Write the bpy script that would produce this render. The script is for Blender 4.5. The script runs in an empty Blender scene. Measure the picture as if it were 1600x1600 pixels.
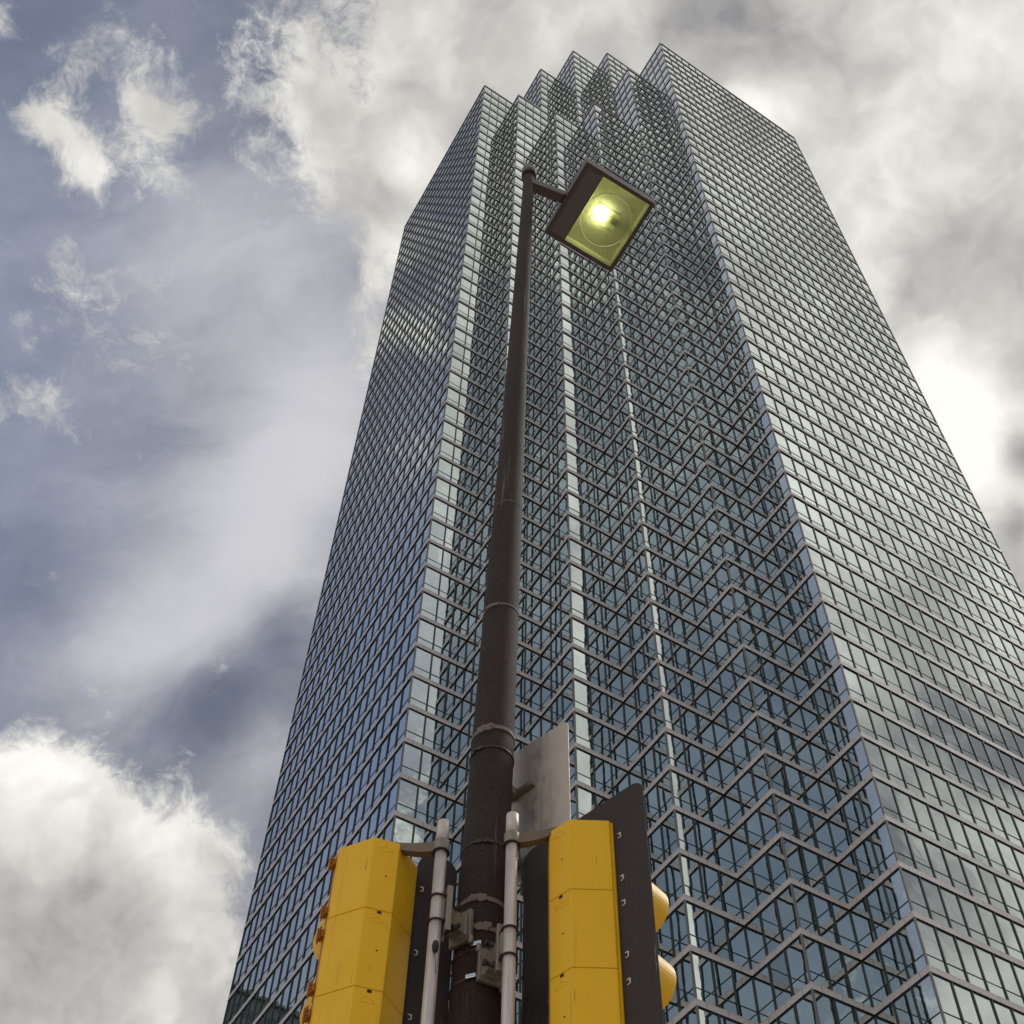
import bpy, bmesh, math, random
from mathutils import Vector, Matrix
random.seed(7)
S = bpy.context.scene
COL = S.collection
UP = Vector((0, 0, 1))

# ------------------------------------------------------------------ camera
CAMZ = 1.6
TH, RO = 0.89547, -0.01649
f = Vector((0, math.cos(TH), math.sin(TH)))
r0 = Vector((1, 0, 0)); u0 = r0.cross(f)
r = r0 * math.cos(RO) + u0 * math.sin(RO)
u = -r0 * math.sin(RO) + u0 * math.cos(RO)
cd = bpy.data.cameras.new('camera'); cam = bpy.data.objects.new('camera', cd); COL.objects.link(cam)
cam.matrix_world = Matrix(((r.x, u.x, -f.x, 0), (r.y, u.y, -f.y, 0), (r.z, u.z, -f.z, CAMZ), (0, 0, 0, 1)))
cd.sensor_width = 36.0; cd.lens = 36.0 * 2020.34 / 1600
cd.shift_x = -71.2 / 1600; cd.shift_y = 241.5 / 1600
cd.clip_start = 0.05; cd.clip_end = 6000
S.camera = cam

# ------------------------------------------------------------------ colour management
S.view_settings.view_transform = 'Standard'; S.view_settings.look = 'None'
S.view_settings.exposure = 0.0; S.view_settings.gamma = 1.0
S.cycles.max_bounces = 8; S.cycles.glossy_bounces = 6; S.cycles.diffuse_bounces = 3
S.cycles.caustics_reflective = False; S.cycles.caustics_refractive = False

# ------------------------------------------------------------------ sky (one direction for sun lamp and sky)
SUN_AZ, SUN_EL = math.radians(60), math.radians(52)      # azimuth from +Y towards +X
def azel(az, el):
    az = math.radians(az); el = math.radians(el)
    return Vector((math.sin(az) * math.cos(el), math.cos(az) * math.cos(el), math.sin(el)))

W = bpy.data.worlds.new('World'); S.world = W; W.use_nodes = True
nt = W.node_tree; nt.nodes.clear()
def N(t, **kw):
    n = nt.nodes.new(t)
    for k, v in kw.items(): setattr(n, k, v)
    return n
def L(a, b): nt.links.new(a, b)
def M(op, a, b=None, c=None, clamp=False):
    n = N('ShaderNodeMath', operation=op); n.use_clamp = clamp
    for i, v in enumerate((a, b, c)):
        if v is None: continue
        if isinstance(v, (int, float)): n.inputs[i].default_value = v
        else: L(v, n.inputs[i])
    return n.outputs[0]
tc = N('ShaderNodeTexCoord'); D = tc.outputs['Generated']
def blobs(tab):
    """sum of soft round lobes, each around a compass direction: (azimuth, elevation, radius in degrees, weight)"""
    tot = None
    for az, el, rad, w in tab:
        dp = N('ShaderNodeVectorMath', operation='DOT_PRODUCT'); L(D, dp.inputs[0])
        dp.inputs[1].default_value = azel(az, el)
        k = 1 / (1 - math.cos(math.radians(rad)))
        e = M('EXPONENT', M('MULTIPLY_ADD', dp.outputs['Value'], k, -k))
        tot = M('MULTIPLY', e, w) if tot is None else M('MULTIPLY_ADD', e, w, tot)
    return tot
def noise(scale, detail, rough=.55, dist=0., off=(0, 0, 0), stretch=(1, 1, 1)):
    mp = N('ShaderNodeMapping'); L(D, mp.inputs[0]); mp.inputs['Location'].default_value = off
    mp.inputs['Scale'].default_value = stretch
    n = N('ShaderNodeTexNoise'); L(mp.outputs[0], n.inputs['Vector'])
    n.inputs['Scale'].default_value = scale; n.inputs['Detail'].default_value = detail
    n.inputs['Roughness'].default_value = rough; n.inputs['Distortion'].default_value = dist
    return n.outputs[0]
def smooth(x, a, b):
    n = N('ShaderNodeMapRange', interpolation_type='SMOOTHSTEP'); L(x, n.inputs[0])
    n.inputs[1].default_value = a; n.inputs[2].default_value = b
    return n.outputs[0]
def mixc(fac, a, b):
    n = N('ShaderNodeMix', data_type='RGBA')
    for i, v in ((0, fac), (6, a), (7, b)):
        if isinstance(v, (int, float)): n.inputs[i].default_value = v
        elif isinstance(v, tuple): n.inputs[i].default_value = (*v, 1)
        else: L(v, n.inputs[i])
    return n.outputs[2]
CUM = [(-27,37.8,5.21,1), (-22.9,35,6,1), (-30.3,34.9,6.31,0.8), (-19.2,35.6,2.91,0.55), (-24.2,41.7,3.22,0.45), (-30.3,42.4,2.62,0.55), (-28.6,43.2,1.59,0.2), (-56.4,68.1,1.09,0.3), (-55.1,70.2,1.21,0.24), (-50,69.9,1.36,0.36), (-45.6,68.6,1.26,0.4), (-44.5,66.9,1.14,0.28), (-48.3,65,1.05,0.64), (-52.7,65.2,1.11,0.4), (-53.8,66.9,1.1,0.38), (-48.8,67.9,0.75,0.22), (-50.8,67.4,0.89,-0.34), (-48.6,66.8,1.5,0.1), (-53.8,65,0.86,0.3), (-41.6,66.5,1.02,0.2), (-44.4,70.8,1.5,0.08), (-61.8,66.4,0.95,0.5), (-32.7,72.6,1.41,0.52), (-28.5,71.6,1.3,0.42), (-36.6,71.9,1.02,0.2), (-20.2,76.2,1.53,0.26), (-17.4,73.5,2.21,0.56), (-18.8,69.8,2.13,0.42), (-18.6,67.5,1.75,0.42), (-18.6,65.3,1.36,0.28), (-11.3,77.7,1.52,0.3), (-17.2,63.8,1.23,0.4), (-25.1,69,1.32,0.2), (-3,77.9,2.54,0.6), (12.7,77.8,3.79,0.9), (30.5,75.1,4.56,1.1), (41.5,70.8,5.56,1.2), (46.6,65.2,6.3,1.2), (35.2,62.1,5.8,1.1), (34.6,55.6,5.83,1.1), (32,49,5.31,1), (-14.1,75.5,1.54,0.25), (-41.6,55.6,1.29,0.32), (-40,56.9,1.04,0.2), (-8.3,81.1,7.37,0.5), (-167,38,9,-0.45), (-170,46,13,-0.4), (172,50,10,-0.3), (60,55,22,1), (90,72,16,0.9), (93,48,12,0.6), (100,38,10,0.4), (85,35,14,0.35), (100,25,25,0.5), (0,85,10,0.5), (-125,28,26,1.1), (160,8,18,1), (-160,6,18,1), (-150,60,18,0.25), (150,62,18,0.3), (-170,25,20,0.4), (180,80,14,0.35), (-90,25,18,0.2)]  # low cloud banks behind the camera are added to brighten the stone bands
VEIL = [(-23.5,62.9,2.44,0.12), (-28.7,56.1,3.52,0.08), (-22,58.7,2.47,0.3), (-23.2,55.3,1.92,0.2), (-28.8,49.1,2.15,0.12), (-22.7,59.1,3.56,0.18), (-23.6,54.3,3.02,0.34), (-26.3,50.9,2.99,0.32), (-29.6,47.7,2.94,0.26), (-18.1,62,3.29,0.2), (-18.4,46.1,1.66,0.2), (-33.5,64.9,3.69,0.1), (-20.3,43.8,1.64,0.1), (-48.3,62,3.76,-0.22), (-59.5,66.5,3.58,-0.25), (-36.7,50.2,2.87,-0.1), (-39.2,70.4,3.31,-0.12), (-19.6,51.6,1.66,-0.28), (-22.5,48.2,1.92,-0.25), (-24.7,46.1,1.9,-0.15), (-30.9,75.3,2.53,-0.02), (-40.6,60.4,3.89,-0.02), (-60,60,15,0.05), (180,60,40,0)]
LIT = [(36.5,65.6,4.17,0.1), (39.4,60.1,2.6,0.12), (33.5,64.4,1.58,0.15), (-18.4,71.4,1.19,0.25), (-18.5,67.2,0.94,0.15), (-18.1,68.8,0.8,0.2), (28.5,72.2,1.29,0.4), (33.8,71.5,1.03,0.25), (33.6,57.7,2.39,0.6), (33.4,54.2,2.4,0.45), (33.3,60.3,1.59,0.2), (40.4,68.1,3.07,0.12), (51.1,67.7,2.97,0.1), (28.6,76.4,1.76,-0.14), (36.8,74,1.51,-0.08), (18.4,74.8,1.03,0.1), (41.7,62.7,2.32,-0.17), (36.1,63.3,1.57,-0.15), (35.7,54.6,0.92,-0.55), (33.3,52.4,0.8,-0.55), (46.9,63.5,1.77,0.15), (-29.3,42.4,2.37,0.14), (-23.6,41.8,2.42,0.28), (-19.3,38.8,1.88,0.25), (-27.2,38.3,3.13,-0.22), (-26.6,35,3.6,-0.18), (-26.5,41.2,3.98,0.12), (-22.1,37.2,2.38,-0.1), (-20.8,35.4,1.32,0.18), (-18.3,72.4,1.57,0.18), (-18.4,76.6,1.53,-0.05), (-17.6,67,1.35,-0.1), (-20.9,69.6,1.59,-0.15), (0.6,77.2,1.53,0.15), (-48.2,64.7,1,0.2), (5.6,78.1,1.52,0.1), (-47.8,68.8,1.5,-0.15), (88,60,14,0.12), (90,46,9,0.22), (86,43.5,2.6,-0.5), (91.5,46.5,2.2,-0.4), (95,41,2.6,-0.35), (88,50,2.6,-0.35), (92.5,38,2,-0.4), (-125,25,26,0.35), (160,10,26,0.4), (-160,8,26,0.4), (92,52,14,-0.05), (92,44,5,-0.3), (88,38,9,-0.1)]  # lobes low behind the camera brighten those added banks
BLUE = [(-54,50,13,0.65), (-54,72,8,0.2), (-170,44,16,0.45), (170,36,12,0.35), (-75,45,20,0.6), (88,41,5,0.3)]
sky = N('ShaderNodeTexSky', sky_type='NISHITA'); sky.sun_disc = False
sky.sun_elevation = SUN_EL; sky.sun_rotation = SUN_AZ
bg_sky = N('ShaderNodeBackground'); L(sky.outputs[0], bg_sky.inputs[0]); bg_sky.inputs[1].default_value = 0.06
def coordn(vec, scale, detail, rough=.55, dist=0.):
    n = N('ShaderNodeTexNoise'); L(vec, n.inputs['Vector'])
    n.inputs['Scale'].default_value = scale; n.inputs['Detail'].default_value = detail
    n.inputs['Roughness'].default_value = rough; n.inputs['Distortion'].default_value = dist
    return n
def vadd(a, b):
    n = N('ShaderNodeVectorMath', operation='ADD'); L(a, n.inputs[0])
    if isinstance(b, Vector): n.inputs[1].default_value = b
    else: L(b, n.inputs[1])
    return n.outputs[0]
def vscale(a, k, off=(-.5, -.5, -.5)):
    n = N('ShaderNodeVectorMath', operation='MULTIPLY_ADD'); L(a, n.inputs[0])
    n.inputs[1].default_value = (k, k, k); n.inputs[2].default_value = tuple(k * q for q in off)
    return n.outputs[0]
# wind-torn warping of the direction, then billows
warp = coordn(D, 5.5, 5, .6)
Dw = vadd(D, vscale(warp.outputs['Color'], .12))
def billow(vec):
    return M('MULTIPLY_ADD', coordn(vec, 21, 10, .72).outputs[0], .46, M('MULTIPLY', coordn(vec, 5.5, 12, .64).outputs[0], .54))
n_b = billow(Dw)
n_r0 = coordn(Dw, 6.5, 4.5, .55).outputs[0]
n_r1 = coordn(vadd(Dw, azel(math.degrees(SUN_AZ), math.degrees(SUN_EL)) * .04), 6.5, 4.5, .55).outputs[0]
relief = M('MULTIPLY_ADD', M('SUBTRACT', n_b, .5), .22, M('SUBTRACT', n_r0, n_r1))                                        # sun side of each billow
n_soft = coordn(Dw, 3.2, 6, .55, .3).outputs[0]
mp = N('ShaderNodeMapping'); L(Dw, mp.inputs[0]); mp.inputs['Rotation'].default_value = (.3, .5, .6); mp.inputs['Scale'].default_value = (1, 2.6, 1)
n_streak = coordn(mp.outputs[0], 2.6, 10, .6, .2).outputs[0]
cov = M('ADD', blobs(CUM), M('MULTIPLY', M('SUBTRACT', n_b, .5), 4.0))
a_cum = smooth(cov, .24, .86)
# high thin veil: lilac grey, brighter along the streaks
veil = M('ADD', blobs(VEIL), M('MULTIPLY_ADD', M('SUBTRACT', n_streak, .5), 1.5, .42))
v_col = mixc(smooth(veil, .0, 1.0), (.145, .163, .215), (.70, .69, .71))
v_col = mixc(M('MULTIPLY', blobs(BLUE), 1.0, clamp=True), v_col, (.20, .25, .39))
# cumulus: sunlit rims and grey bellies
lit = M('ADD', blobs(LIT), M('MULTIPLY_ADD', relief, 1.7, M('MULTIPLY_ADD', M('SUBTRACT', n_soft, .5), .9, .56)))
edge = smooth(cov, 1.5, .4)
lit = M('MULTIPLY_ADD', edge, .12, lit)
ramp = N('ShaderNodeValToRGB'); L(lit, ramp.inputs[0])
cr = ramp.color_ramp; cr.elements[0].position = 0.0; cr.elements[0].color = (.22, .22, .235, 1)
cr.elements[1].position = 1.0; cr.elements[1].color = (1.06, 1.04, .96, 1)
for p_, c_ in ((.3, (.46, .448, .435)), (.55, (.63, .615, .575)), (.8, (.86, .84, .78))):
    e_ = cr.elements.new(p_); e_.color = (*c_, 1)
cl = mixc(a_cum, v_col, ramp.outputs[0])
bg_cl = N('ShaderNodeBackground'); L(cl, bg_cl.inputs[0]); bg_cl.inputs[1].default_value = 1.0
mx = N('ShaderNodeMixShader'); mx.inputs[0].default_value = .96
L(bg_sky.outputs[0], mx.inputs[1]); L(bg_cl.outputs[0], mx.inputs[2])
wo = N('ShaderNodeOutputWorld'); L(mx.outputs[0], wo.inputs[0])
W.cycles.sampling_method = 'MANUAL'; W.cycles.sample_map_resolution = 512

# ------------------------------------------------------------------ sun, veiled by cloud
sd = bpy.data.lights.new('sun', 'SUN'); sd.energy = 1.0; sd.angle = math.radians(18); sd.color = (1, .95, .86)
so = bpy.data.objects.new('sun', sd); COL.objects.link(so)
sv = azel(math.degrees(SUN_AZ), math.degrees(SUN_EL)); so.rotation_euler = sv.to_track_quat('Z', 'Y').to_euler()
so.location = sv * 400

# ================================================================== helpers
def tag(o, label=None, cat=None, group=None, kind=None):
    for k, v in (('label', label), ('category', cat), ('group', group), ('kind', kind)):
        if v: o[k] = v
    return o
def empty(name, loc, rz=0, **kw):
    o = bpy.data.objects.new(name, None); COL.objects.link(o); o.location = loc; o.rotation_euler = (0, 0, rz)
    o.empty_display_size = .2
    return tag(o, **kw)
class MB:
    def __init__(s): s.v = []; s.f = []; s.m = []; s.uv = {}; s.sm = []
    def face(s, pts, m=0, smooth=False):
        n = len(s.v); s.v += [tuple(p) for p in pts]; s.f.append(tuple(range(n, n + len(pts)))); s.m.append(m); s.sm.append(smooth)
    def box(s, c, ax, ay, az, m=0, skip=()):
        """box about c with half vectors ax, ay, az (right-handed)"""
        c, ax, ay, az = map(Vector, (c, ax, ay, az))
        P = lambda i, j, k: c + ax * i + ay * j + az * k
        F = {'-z': [P(-1,-1,-1),P(-1,1,-1),P(1,1,-1),P(1,-1,-1)], '+z': [P(-1,-1,1),P(1,-1,1),P(1,1,1),P(-1,1,1)],
             '-y': [P(-1,-1,-1),P(1,-1,-1),P(1,-1,1),P(-1,-1,1)], '+y': [P(1,1,-1),P(-1,1,-1),P(-1,1,1),P(1,1,1)],
             '-x': [P(-1,1,-1),P(-1,-1,-1),P(-1,-1,1),P(-1,1,1)], '+x': [P(1,-1,-1),P(1,1,-1),P(1,1,1),P(1,-1,1)]}
        for k, q in F.items():
            if k not in skip: s.face(q, m)
    def abox(s, x0, x1, y0, y1, z0, z1, m=0):
        s.box(((x0+x1)/2, (y0+y1)/2, (z0+z1)/2), ((x1-x0)/2, 0, 0), (0, (y1-y0)/2, 0), (0, 0, (z1-z0)/2), m)
    def prism(s, poly, z0, z1, m=0, caps=True):
        """poly counter-clockwise in x, y"""
        n = len(poly)
        for i in range(n):
            a, b = poly[i], poly[(i+1) % n]
            s.face([(a[0],a[1],z0),(b[0],b[1],z0),(b[0],b[1],z1),(a[0],a[1],z1)], m)
        if caps:
            s.face([(p[0],p[1],z1) for p in poly], m); s.face([(p[0],p[1],z0) for p in reversed(poly)], m)
    def tube(s, pts, rad, seg=16, m=0, caps=True):
        pts = [Vector(p) for p in pts]
        if not isinstance(rad, (list, tuple)): rad = [rad] * len(pts)
        base = len(s.v); t0 = (pts[1] - pts[0]).normalized()
        x = t0.orthogonal().normalized()
        for i, p in enumerate(pts):
            t = (pts[min(i+1, len(pts)-1)] - pts[max(i-1, 0)]).normalized()
            x = (x - t * x.dot(t)).normalized(); y = t.cross(x)
            for k in range(seg):
                a = 2 * math.pi * k / seg; s.v.append(tuple(p + (x * math.cos(a) + y * math.sin(a)) * rad[i]))
        for i in range(len(pts) - 1):
            for k in range(seg):
                k2 = (k + 1) % seg; a = base + i * seg
                s.f.append((a + k, a + k2, a + seg + k2, a + seg + k)); s.m.append(m); s.sm.append(True)
        if caps:
            s.f.append(tuple(base + k for k in reversed(range(seg)))); s.m.append(m); s.sm.append(False)
            e = base + (len(pts) - 1) * seg
            s.f.append(tuple(e + k for k in range(seg))); s.m.append(m); s.sm.append(False)
    def build(s, name, mats, parent=None, bevel=0, **kw):
        me = bpy.data.meshes.new(name); me.from_pydata(s.v, [], s.f)
        if not isinstance(mats, (list, tuple)): mats = [mats]
        for m in mats: me.materials.append(m)
        me.polygons.foreach_set('material_index', s.m); me.polygons.foreach_set('use_smooth', s.sm)
        if s.uv:
            ul = me.uv_layers.new(name='UVMap')
            for fi, uvs in s.uv.items():
                st = me.polygons[fi].loop_start
                for q, t in enumerate(uvs): ul.data[st + q].uv = t
        me.update()
        o = bpy.data.objects.new(name, me); COL.objects.link(o)
        if parent: o.parent = parent
        if bevel:
            bm = bmesh.new(); bm.from_mesh(me); bmesh.ops.remove_doubles(bm, verts=bm.verts, dist=1e-5); bm.to_mesh(me); bm.free()
            md = o.modifiers.new('bevel', 'BEVEL'); md.width = bevel; md.segments = 3; md.limit_method = 'ANGLE'
            md.angle_limit = math.radians(28); md.harden_normals = False
        return tag(o, **kw)

# ================================================================== materials
class Mat:
    def __init__(s, name, base=(.5,.5,.5), rough=.5, metal=0., spec=None):
        s.m = bpy.data.materials.new(name); s.m.use_nodes = True; s.t = s.m.node_tree
        s.b = s.t.nodes['Principled BSDF']
        s.b.inputs['Base Color'].default_value = (*base, 1); s.b.inputs['Roughness'].default_value = rough
        s.b.inputs['Metallic'].default_value = metal
        if spec is not None: s.b.inputs['Specular IOR Level'].default_value = spec
    def n(s, t, **kw):
        x = s.t.nodes.new(t)
        for k, v in kw.items(): setattr(x, k, v)
        return x
    def l(s, a, b): s.t.links.new(a, b)
    def coord(s, scale=(1,1,1), loc=(0,0,0), which='Object'):
        c = s.n('ShaderNodeTexCoord'); mp = s.n('ShaderNodeMapping'); s.l(c.outputs[which], mp.inputs[0])
        mp.inputs['Scale'].default_value = scale; mp.inputs['Location'].default_value = loc
        return mp.outputs[0]
    def noise(s, vec, scale, detail=4, rough=.55, dist=0):
        x = s.n('ShaderNodeTexNoise'); s.l(vec, x.inputs['Vector'])
        for k, v in (('Scale', scale), ('Detail', detail), ('Roughness', rough), ('Distortion', dist)): x.inputs[k].default_value = v
        return x.outputs[0]
    def rng(s, v, a, b, c=0., d=1., smooth=True):
        x = s.n('ShaderNodeMapRange'); x.interpolation_type = 'SMOOTHSTEP' if smooth else 'LINEAR'
        s.l(v, x.inputs[0])
        for i, q in enumerate((a, b, c, d)): x.inputs[i+1].default_value = q
        return x.outputs[0]
    def mix(s, fac, a, b):
        x = s.n('ShaderNodeMix', data_type='RGBA')
        for i, v in ((0, fac), (6, a), (7, b)):
            if isinstance(v, (int, float)): x.inputs[i].default_value = v
            elif isinstance(v, tuple): x.inputs[i].default_value = (*v, 1)
            else: s.l(v, x.inputs[i])
        return x.outputs[2]
    def math(s, op, a, b=None):
        x = s.n('ShaderNodeMath', operation=op)
        for i, v in enumerate((a, b)):
            if v is None: continue
            if isinstance(v, (int, float)): x.inputs[i].default_value = v
            else: s.l(v, x.inputs[i])
        return x.outputs[0]
    def color(s, c): s.l(c, s.b.inputs['Base Color'])
    def rough(s, c): s.l(c, s.b.inputs['Roughness'])
    def bump(s, h, strength=.2, dist=.01):
        x = s.n('ShaderNodeBump'); x.inputs['Strength'].default_value = strength; x.inputs['Distance'].default_value = dist
        s.l(h, x.inputs['Height']); s.l(x.outputs[0], s.b.inputs['Normal'])

def mk_glass():
    g = Mat('coated_glass', (.66, .75, .72), .015, 1.0)
    v = g.coord()
    w = g.noise(v, .55, 2, .4)
    g.bump(w, .5, .018)
    sx = g.n('ShaderNodeSeparateXYZ'); g.l(g.n('ShaderNodeTexCoord').outputs['Object'], sx.inputs[0])
    cxyz = g.n('ShaderNodeCombineXYZ')
    for q_, (a_, off_) in enumerate(((PU_, .37), (PU_, .37), (FH_, ZF_))):
        g.l(g.math('FLOOR', g.math('DIVIDE', g.math('SUBTRACT', sx.outputs[q_], off_ if q_ == 2 else 0.02), a_)), cxyz.inputs[q_])
    wn = g.n('ShaderNodeTexWhiteNoise'); g.l(cxyz.outputs[0], wn.inputs['Vector'])
    pane = g.rng(wn.outputs['Value'], .0, 1.0, 0, .16, False)
    odd = g.rng(wn.outputs['Value'], .955, .965, 0, .28)
    tint = lambda c: g.mix(odd, g.mix(pane, c, (.44, .50, .50)), (.34, .38, .38))
    g.color(tint(g.mix(g.noise(g.coord((.35, .35, .13)), 1.0, 3), (.60, .672, .655), (.72, .795, .77))))
    return g.m
PU_ = 1.54; FH_ = 2.53224*1.54; ZF_ = 34.6522*1.54 + CAMZ
GLASS = mk_glass()
FRAME = Mat('dark_frame', (.026, .033, .035), .42).m
FRAME2 = Mat('corner_trim', (.17, .165, .17), .45).m
def mk_band():
    g = Mat('spandrel_stone', (.4, .36, .36), .42)
    uv = g.n('ShaderNodeUVMap'); sp = g.n('ShaderNodeSeparateXYZ'); g.l(uv.outputs[0], sp.inputs[0])
    fr = g.math('FRACT', sp.outputs[0])
    d = g.math('ABSOLUTE', g.math('SUBTRACT', fr, .5))
    joint = g.rng(d, .487, .493)
    dv = g.math('ABSOLUTE', g.math('SUBTRACT', sp.outputs[1], .86))
    line = g.rng(dv, .035, .02)
    n1 = g.noise(g.coord(), .22, 3); n2 = g.noise(g.coord(), 6, 5)
    c = g.mix(n1, (.60, .54, .525), (.70, .64, .62))
    c = g.mix(g.rng(n2, .35, .75, 0, .35), c, (.50, .44, .43))
    c = g.mix(g.math('MULTIPLY', line, .75), c, (.22, .10, .09))
    c = g.mix(g.math('MULTIPLY', joint, .8), c, (.05, .05, .055))
    g.color(c)
    return g.m
BAND = mk_band()
SOFFIT = Mat('shaded_soffit', (.03, .032, .034), .6).m  # near-black underside paints the shadow line beneath each stone band
ROOFM = Mat('roof_gravel', (.2, .19, .18), .9).m

def mk_yellow(name, a=(.95, .54, .014), b=(.84, .45, .011)):
    g = Mat(name, a, .46, 0, .28)
    v = g.coord()
    n1 = g.noise(v, 5, 5); n2 = g.noise(v, 60, 6, .7)
    c = g.mix(n1, a, b)
    c = g.mix(g.rng(n2, .62, .72, 0, .35), c, (.5, .24, .02))
    st = g.noise(g.coord((38, 38, 1.6)), 1.0, 4, .6)
    c = g.mix(g.rng(st, .60, .72, 0, .5), c, (.55, .33, .05))
    sc = g.noise(g.coord((120, 120, 5), (4, 2, 1)), 1.0, 2, .5)
    c = g.mix(g.rng(sc, .725, .75, 0, .8), c, (.16, .08, .02))
    g.color(c); g.rough(g.rng(n1, .3, .7, .34, .55))
    g.bump(g.noise(v, 140, 3), .08, .002)
    return g.m
YEL = mk_yellow('yellow_polycarbonate')
YEL_SHADE = mk_yellow('shaded_yellow_polycarbonate', (.40, .15, .010), (.36, .11, .008))  # same yellow plastic, darkened to orange-brown so its colour carries the shade
HOLE = Mat('hole_dark', (.01, .008, .006), .8).m
def mk_black():
    g = Mat('black_backplate', (.035, .03, .032), .7, 0, .25)
    n = g.noise(g.coord(), 260, 3, .8)
    c = g.mix(n, (.014, .011, .011), (.088, .070, .067))
    st = g.noise(g.coord((90, 90, 1.8), (2, 5, 0)), 1.0, 5, .65)
    zf = g.n('ShaderNodeSeparateXYZ'); g.l(g.coord(), zf.inputs[0])
    low = g.rng(zf.outputs[2], .80, .40)
    c = g.mix(g.math('MULTIPLY', g.rng(st, .66, .70), low), c, (.42, .40, .38))
    g.color(c); g.bump(n, .25, .002)
    return g.m
BLACK = mk_black()
def mk_pole():
    g = Mat('bronze_pole_paint', (.05, .035, .033), .68, 0, .22)
    v = g.coord()
    n = g.noise(v, 130, 5, .85); n1 = g.noise(v, 2.2, 4)
    c = g.mix(g.rng(n, .3, .7), (.008, .005, .004), (.080, .053, .046))
    c = g.mix(g.rng(n1, .3, .7, 0, .5), c, (.024, .013, .010))
    st = g.noise(g.coord((30, 30, .55), (1, 3, .3)), 1.0, 6, .6, .3)
    st2 = g.noise(g.coord((1.2, 1.2, .7), (7, 0, 0)), 1.0, 2)
    c = g.mix(g.math("MULTIPLY", g.rng(st, .60, .63, 0, .6), g.rng(st2, .46, .58)), c, (.24, .185, .155))
    sp = g.noise(v, 55, 2, .5)
    c = g.mix(g.rng(sp, .76, .79, 0, .8), c, (.33, .29, .26))
    g.color(c); g.bump(n, .9, .005)
    return g.m
POLE = mk_pole()
def mk_alu(name, base, rough, metal=.85, brushed=False):
    g = Mat(name, base, rough, metal)
    n = g.noise(g.coord((3, 3, 1)), 9, 5)
    c = g.mix(n, tuple(x * .78 for x in base), tuple(min(1, x * 1.12) for x in base))
    st = g.noise(g.coord((60, 60, 3)), 1.0, 4)
    c = g.mix(g.rng(st, .6, .75, 0, .3), c, tuple(x * .5 for x in base))
    g.color(c); g.rough(g.rng(n, .3, .7, rough - .08, rough + .12))
    if brushed: g.bump(g.noise(g.coord((2, 2, 240)), 1.0, 2), .06, .001)
    return g.m
PIPE = mk_alu('aluminium_pipe', (.60, .53, .49), .42, .35)
SIGN = mk_alu('bare_sign_sheet', (.56, .49, .43), .5, .8, True)
CAST = mk_alu('cast_bracket', (.27, .235, .195), .5, .5)
ARM = mk_alu('weathered_arm', (.20, .14, .10), .6, .2)
STEEL = mk_alu('steel_buckle', (.85, .86, .86), .22, 1.0)
RUST = Mat('dark_u_bolt', (.06, .045, .04), .5, .6).m
TAPE = mk_alu('tan_strap', (.20, .15, .125), .7, .1)
CABLE = Mat('black_cable', (.008, .008, .009), .6).m
LAMPB = Mat('bronze_lamp_housing', (.105, .055, .042), .45)
LAMPB.color(LAMPB.mix(LAMPB.noise(LAMPB.coord(), 9, 5), (.055, .028, .021), (.09, .047, .036))); LAMPB = LAMPB.m
LAMPD = Mat('lamp_panel', (.115, .09, .078), .6).m

# ================================================================== ground
def mk_ground():
    g = Mat('asphalt', (.12, .12, .115), .9)
    n = g.noise(g.coord(), 3, 8); g.color(g.mix(n, (.10, .098, .093), (.16, .155, .145))); g.bump(n, .3, .02)
    return g.m
def mk_conc():
    g = Mat('concrete', (.32, .31, .29), .85)
    n = g.noise(g.coord(), 2, 8); g.color(g.mix(n, (.36, .34, .31), (.48, .455, .42)))
    return g.m
CONC = mk_conc()
m = MB(); m.face([(-3000,-3000,0),(3000,-3000,0),(3000,3000,0),(-3000,3000,0)]); m.build('ground', mk_ground(), kind='structure')
# near corner pavement (pole stands on it) and the one round the tower
m = MB(); m.abox(-60, 60, -60, 26, .004, .13); m.build('pavement', CONC, kind='structure', bevel=.02)

# ================================================================== glass tower
PU = 1.54                                   # one pane, metres
PSI = 0.5789708697864494
P1 = Vector((-7.5404, 42.1931)) * PU
ZF = 34.6522 * PU + CAMZ; FH = 2.53224 * PU
A2 = Vector((math.cos(PSI), math.sin(PSI))); B2 = Vector((-math.sin(PSI), math.cos(PSI)))
org = P1 - B2 * (15 * PU)                    # grid origin: i along a, j along b
tower = empty('glass_office_tower', (org.x, org.y, 0), PSI, label='tall mirrored glass skyscraper with zigzag notched corner and pinkish stone bands', cat='skyscraper')
NG = 35; KLO = -13
def hgt(i, j):
    def one(i, j):
        I, J = i // 3, j // 3
        if I + J < 5: return -99
        if I + J == 5 and I <= 5 and J <= 5: return {0: 51, 1: 48, 2: 44, 3: 44, 4: 48, 5: 51}[I]
        if I >= 3 and J >= 3: return 57
        if I >= 2 and J >= 2: return 55
        return 51
    return min(one(i, j), one(NG - 1 - i, NG - 1 - j))
H = {(i, j): hgt(i, j) for i in range(NG) for j in range(NG)}
def hh(i, j): return H.get((i, j), -99)
def zk(k): return ZF + k * FH
BH = .47; PRO = .10                          # band height and projection
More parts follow.
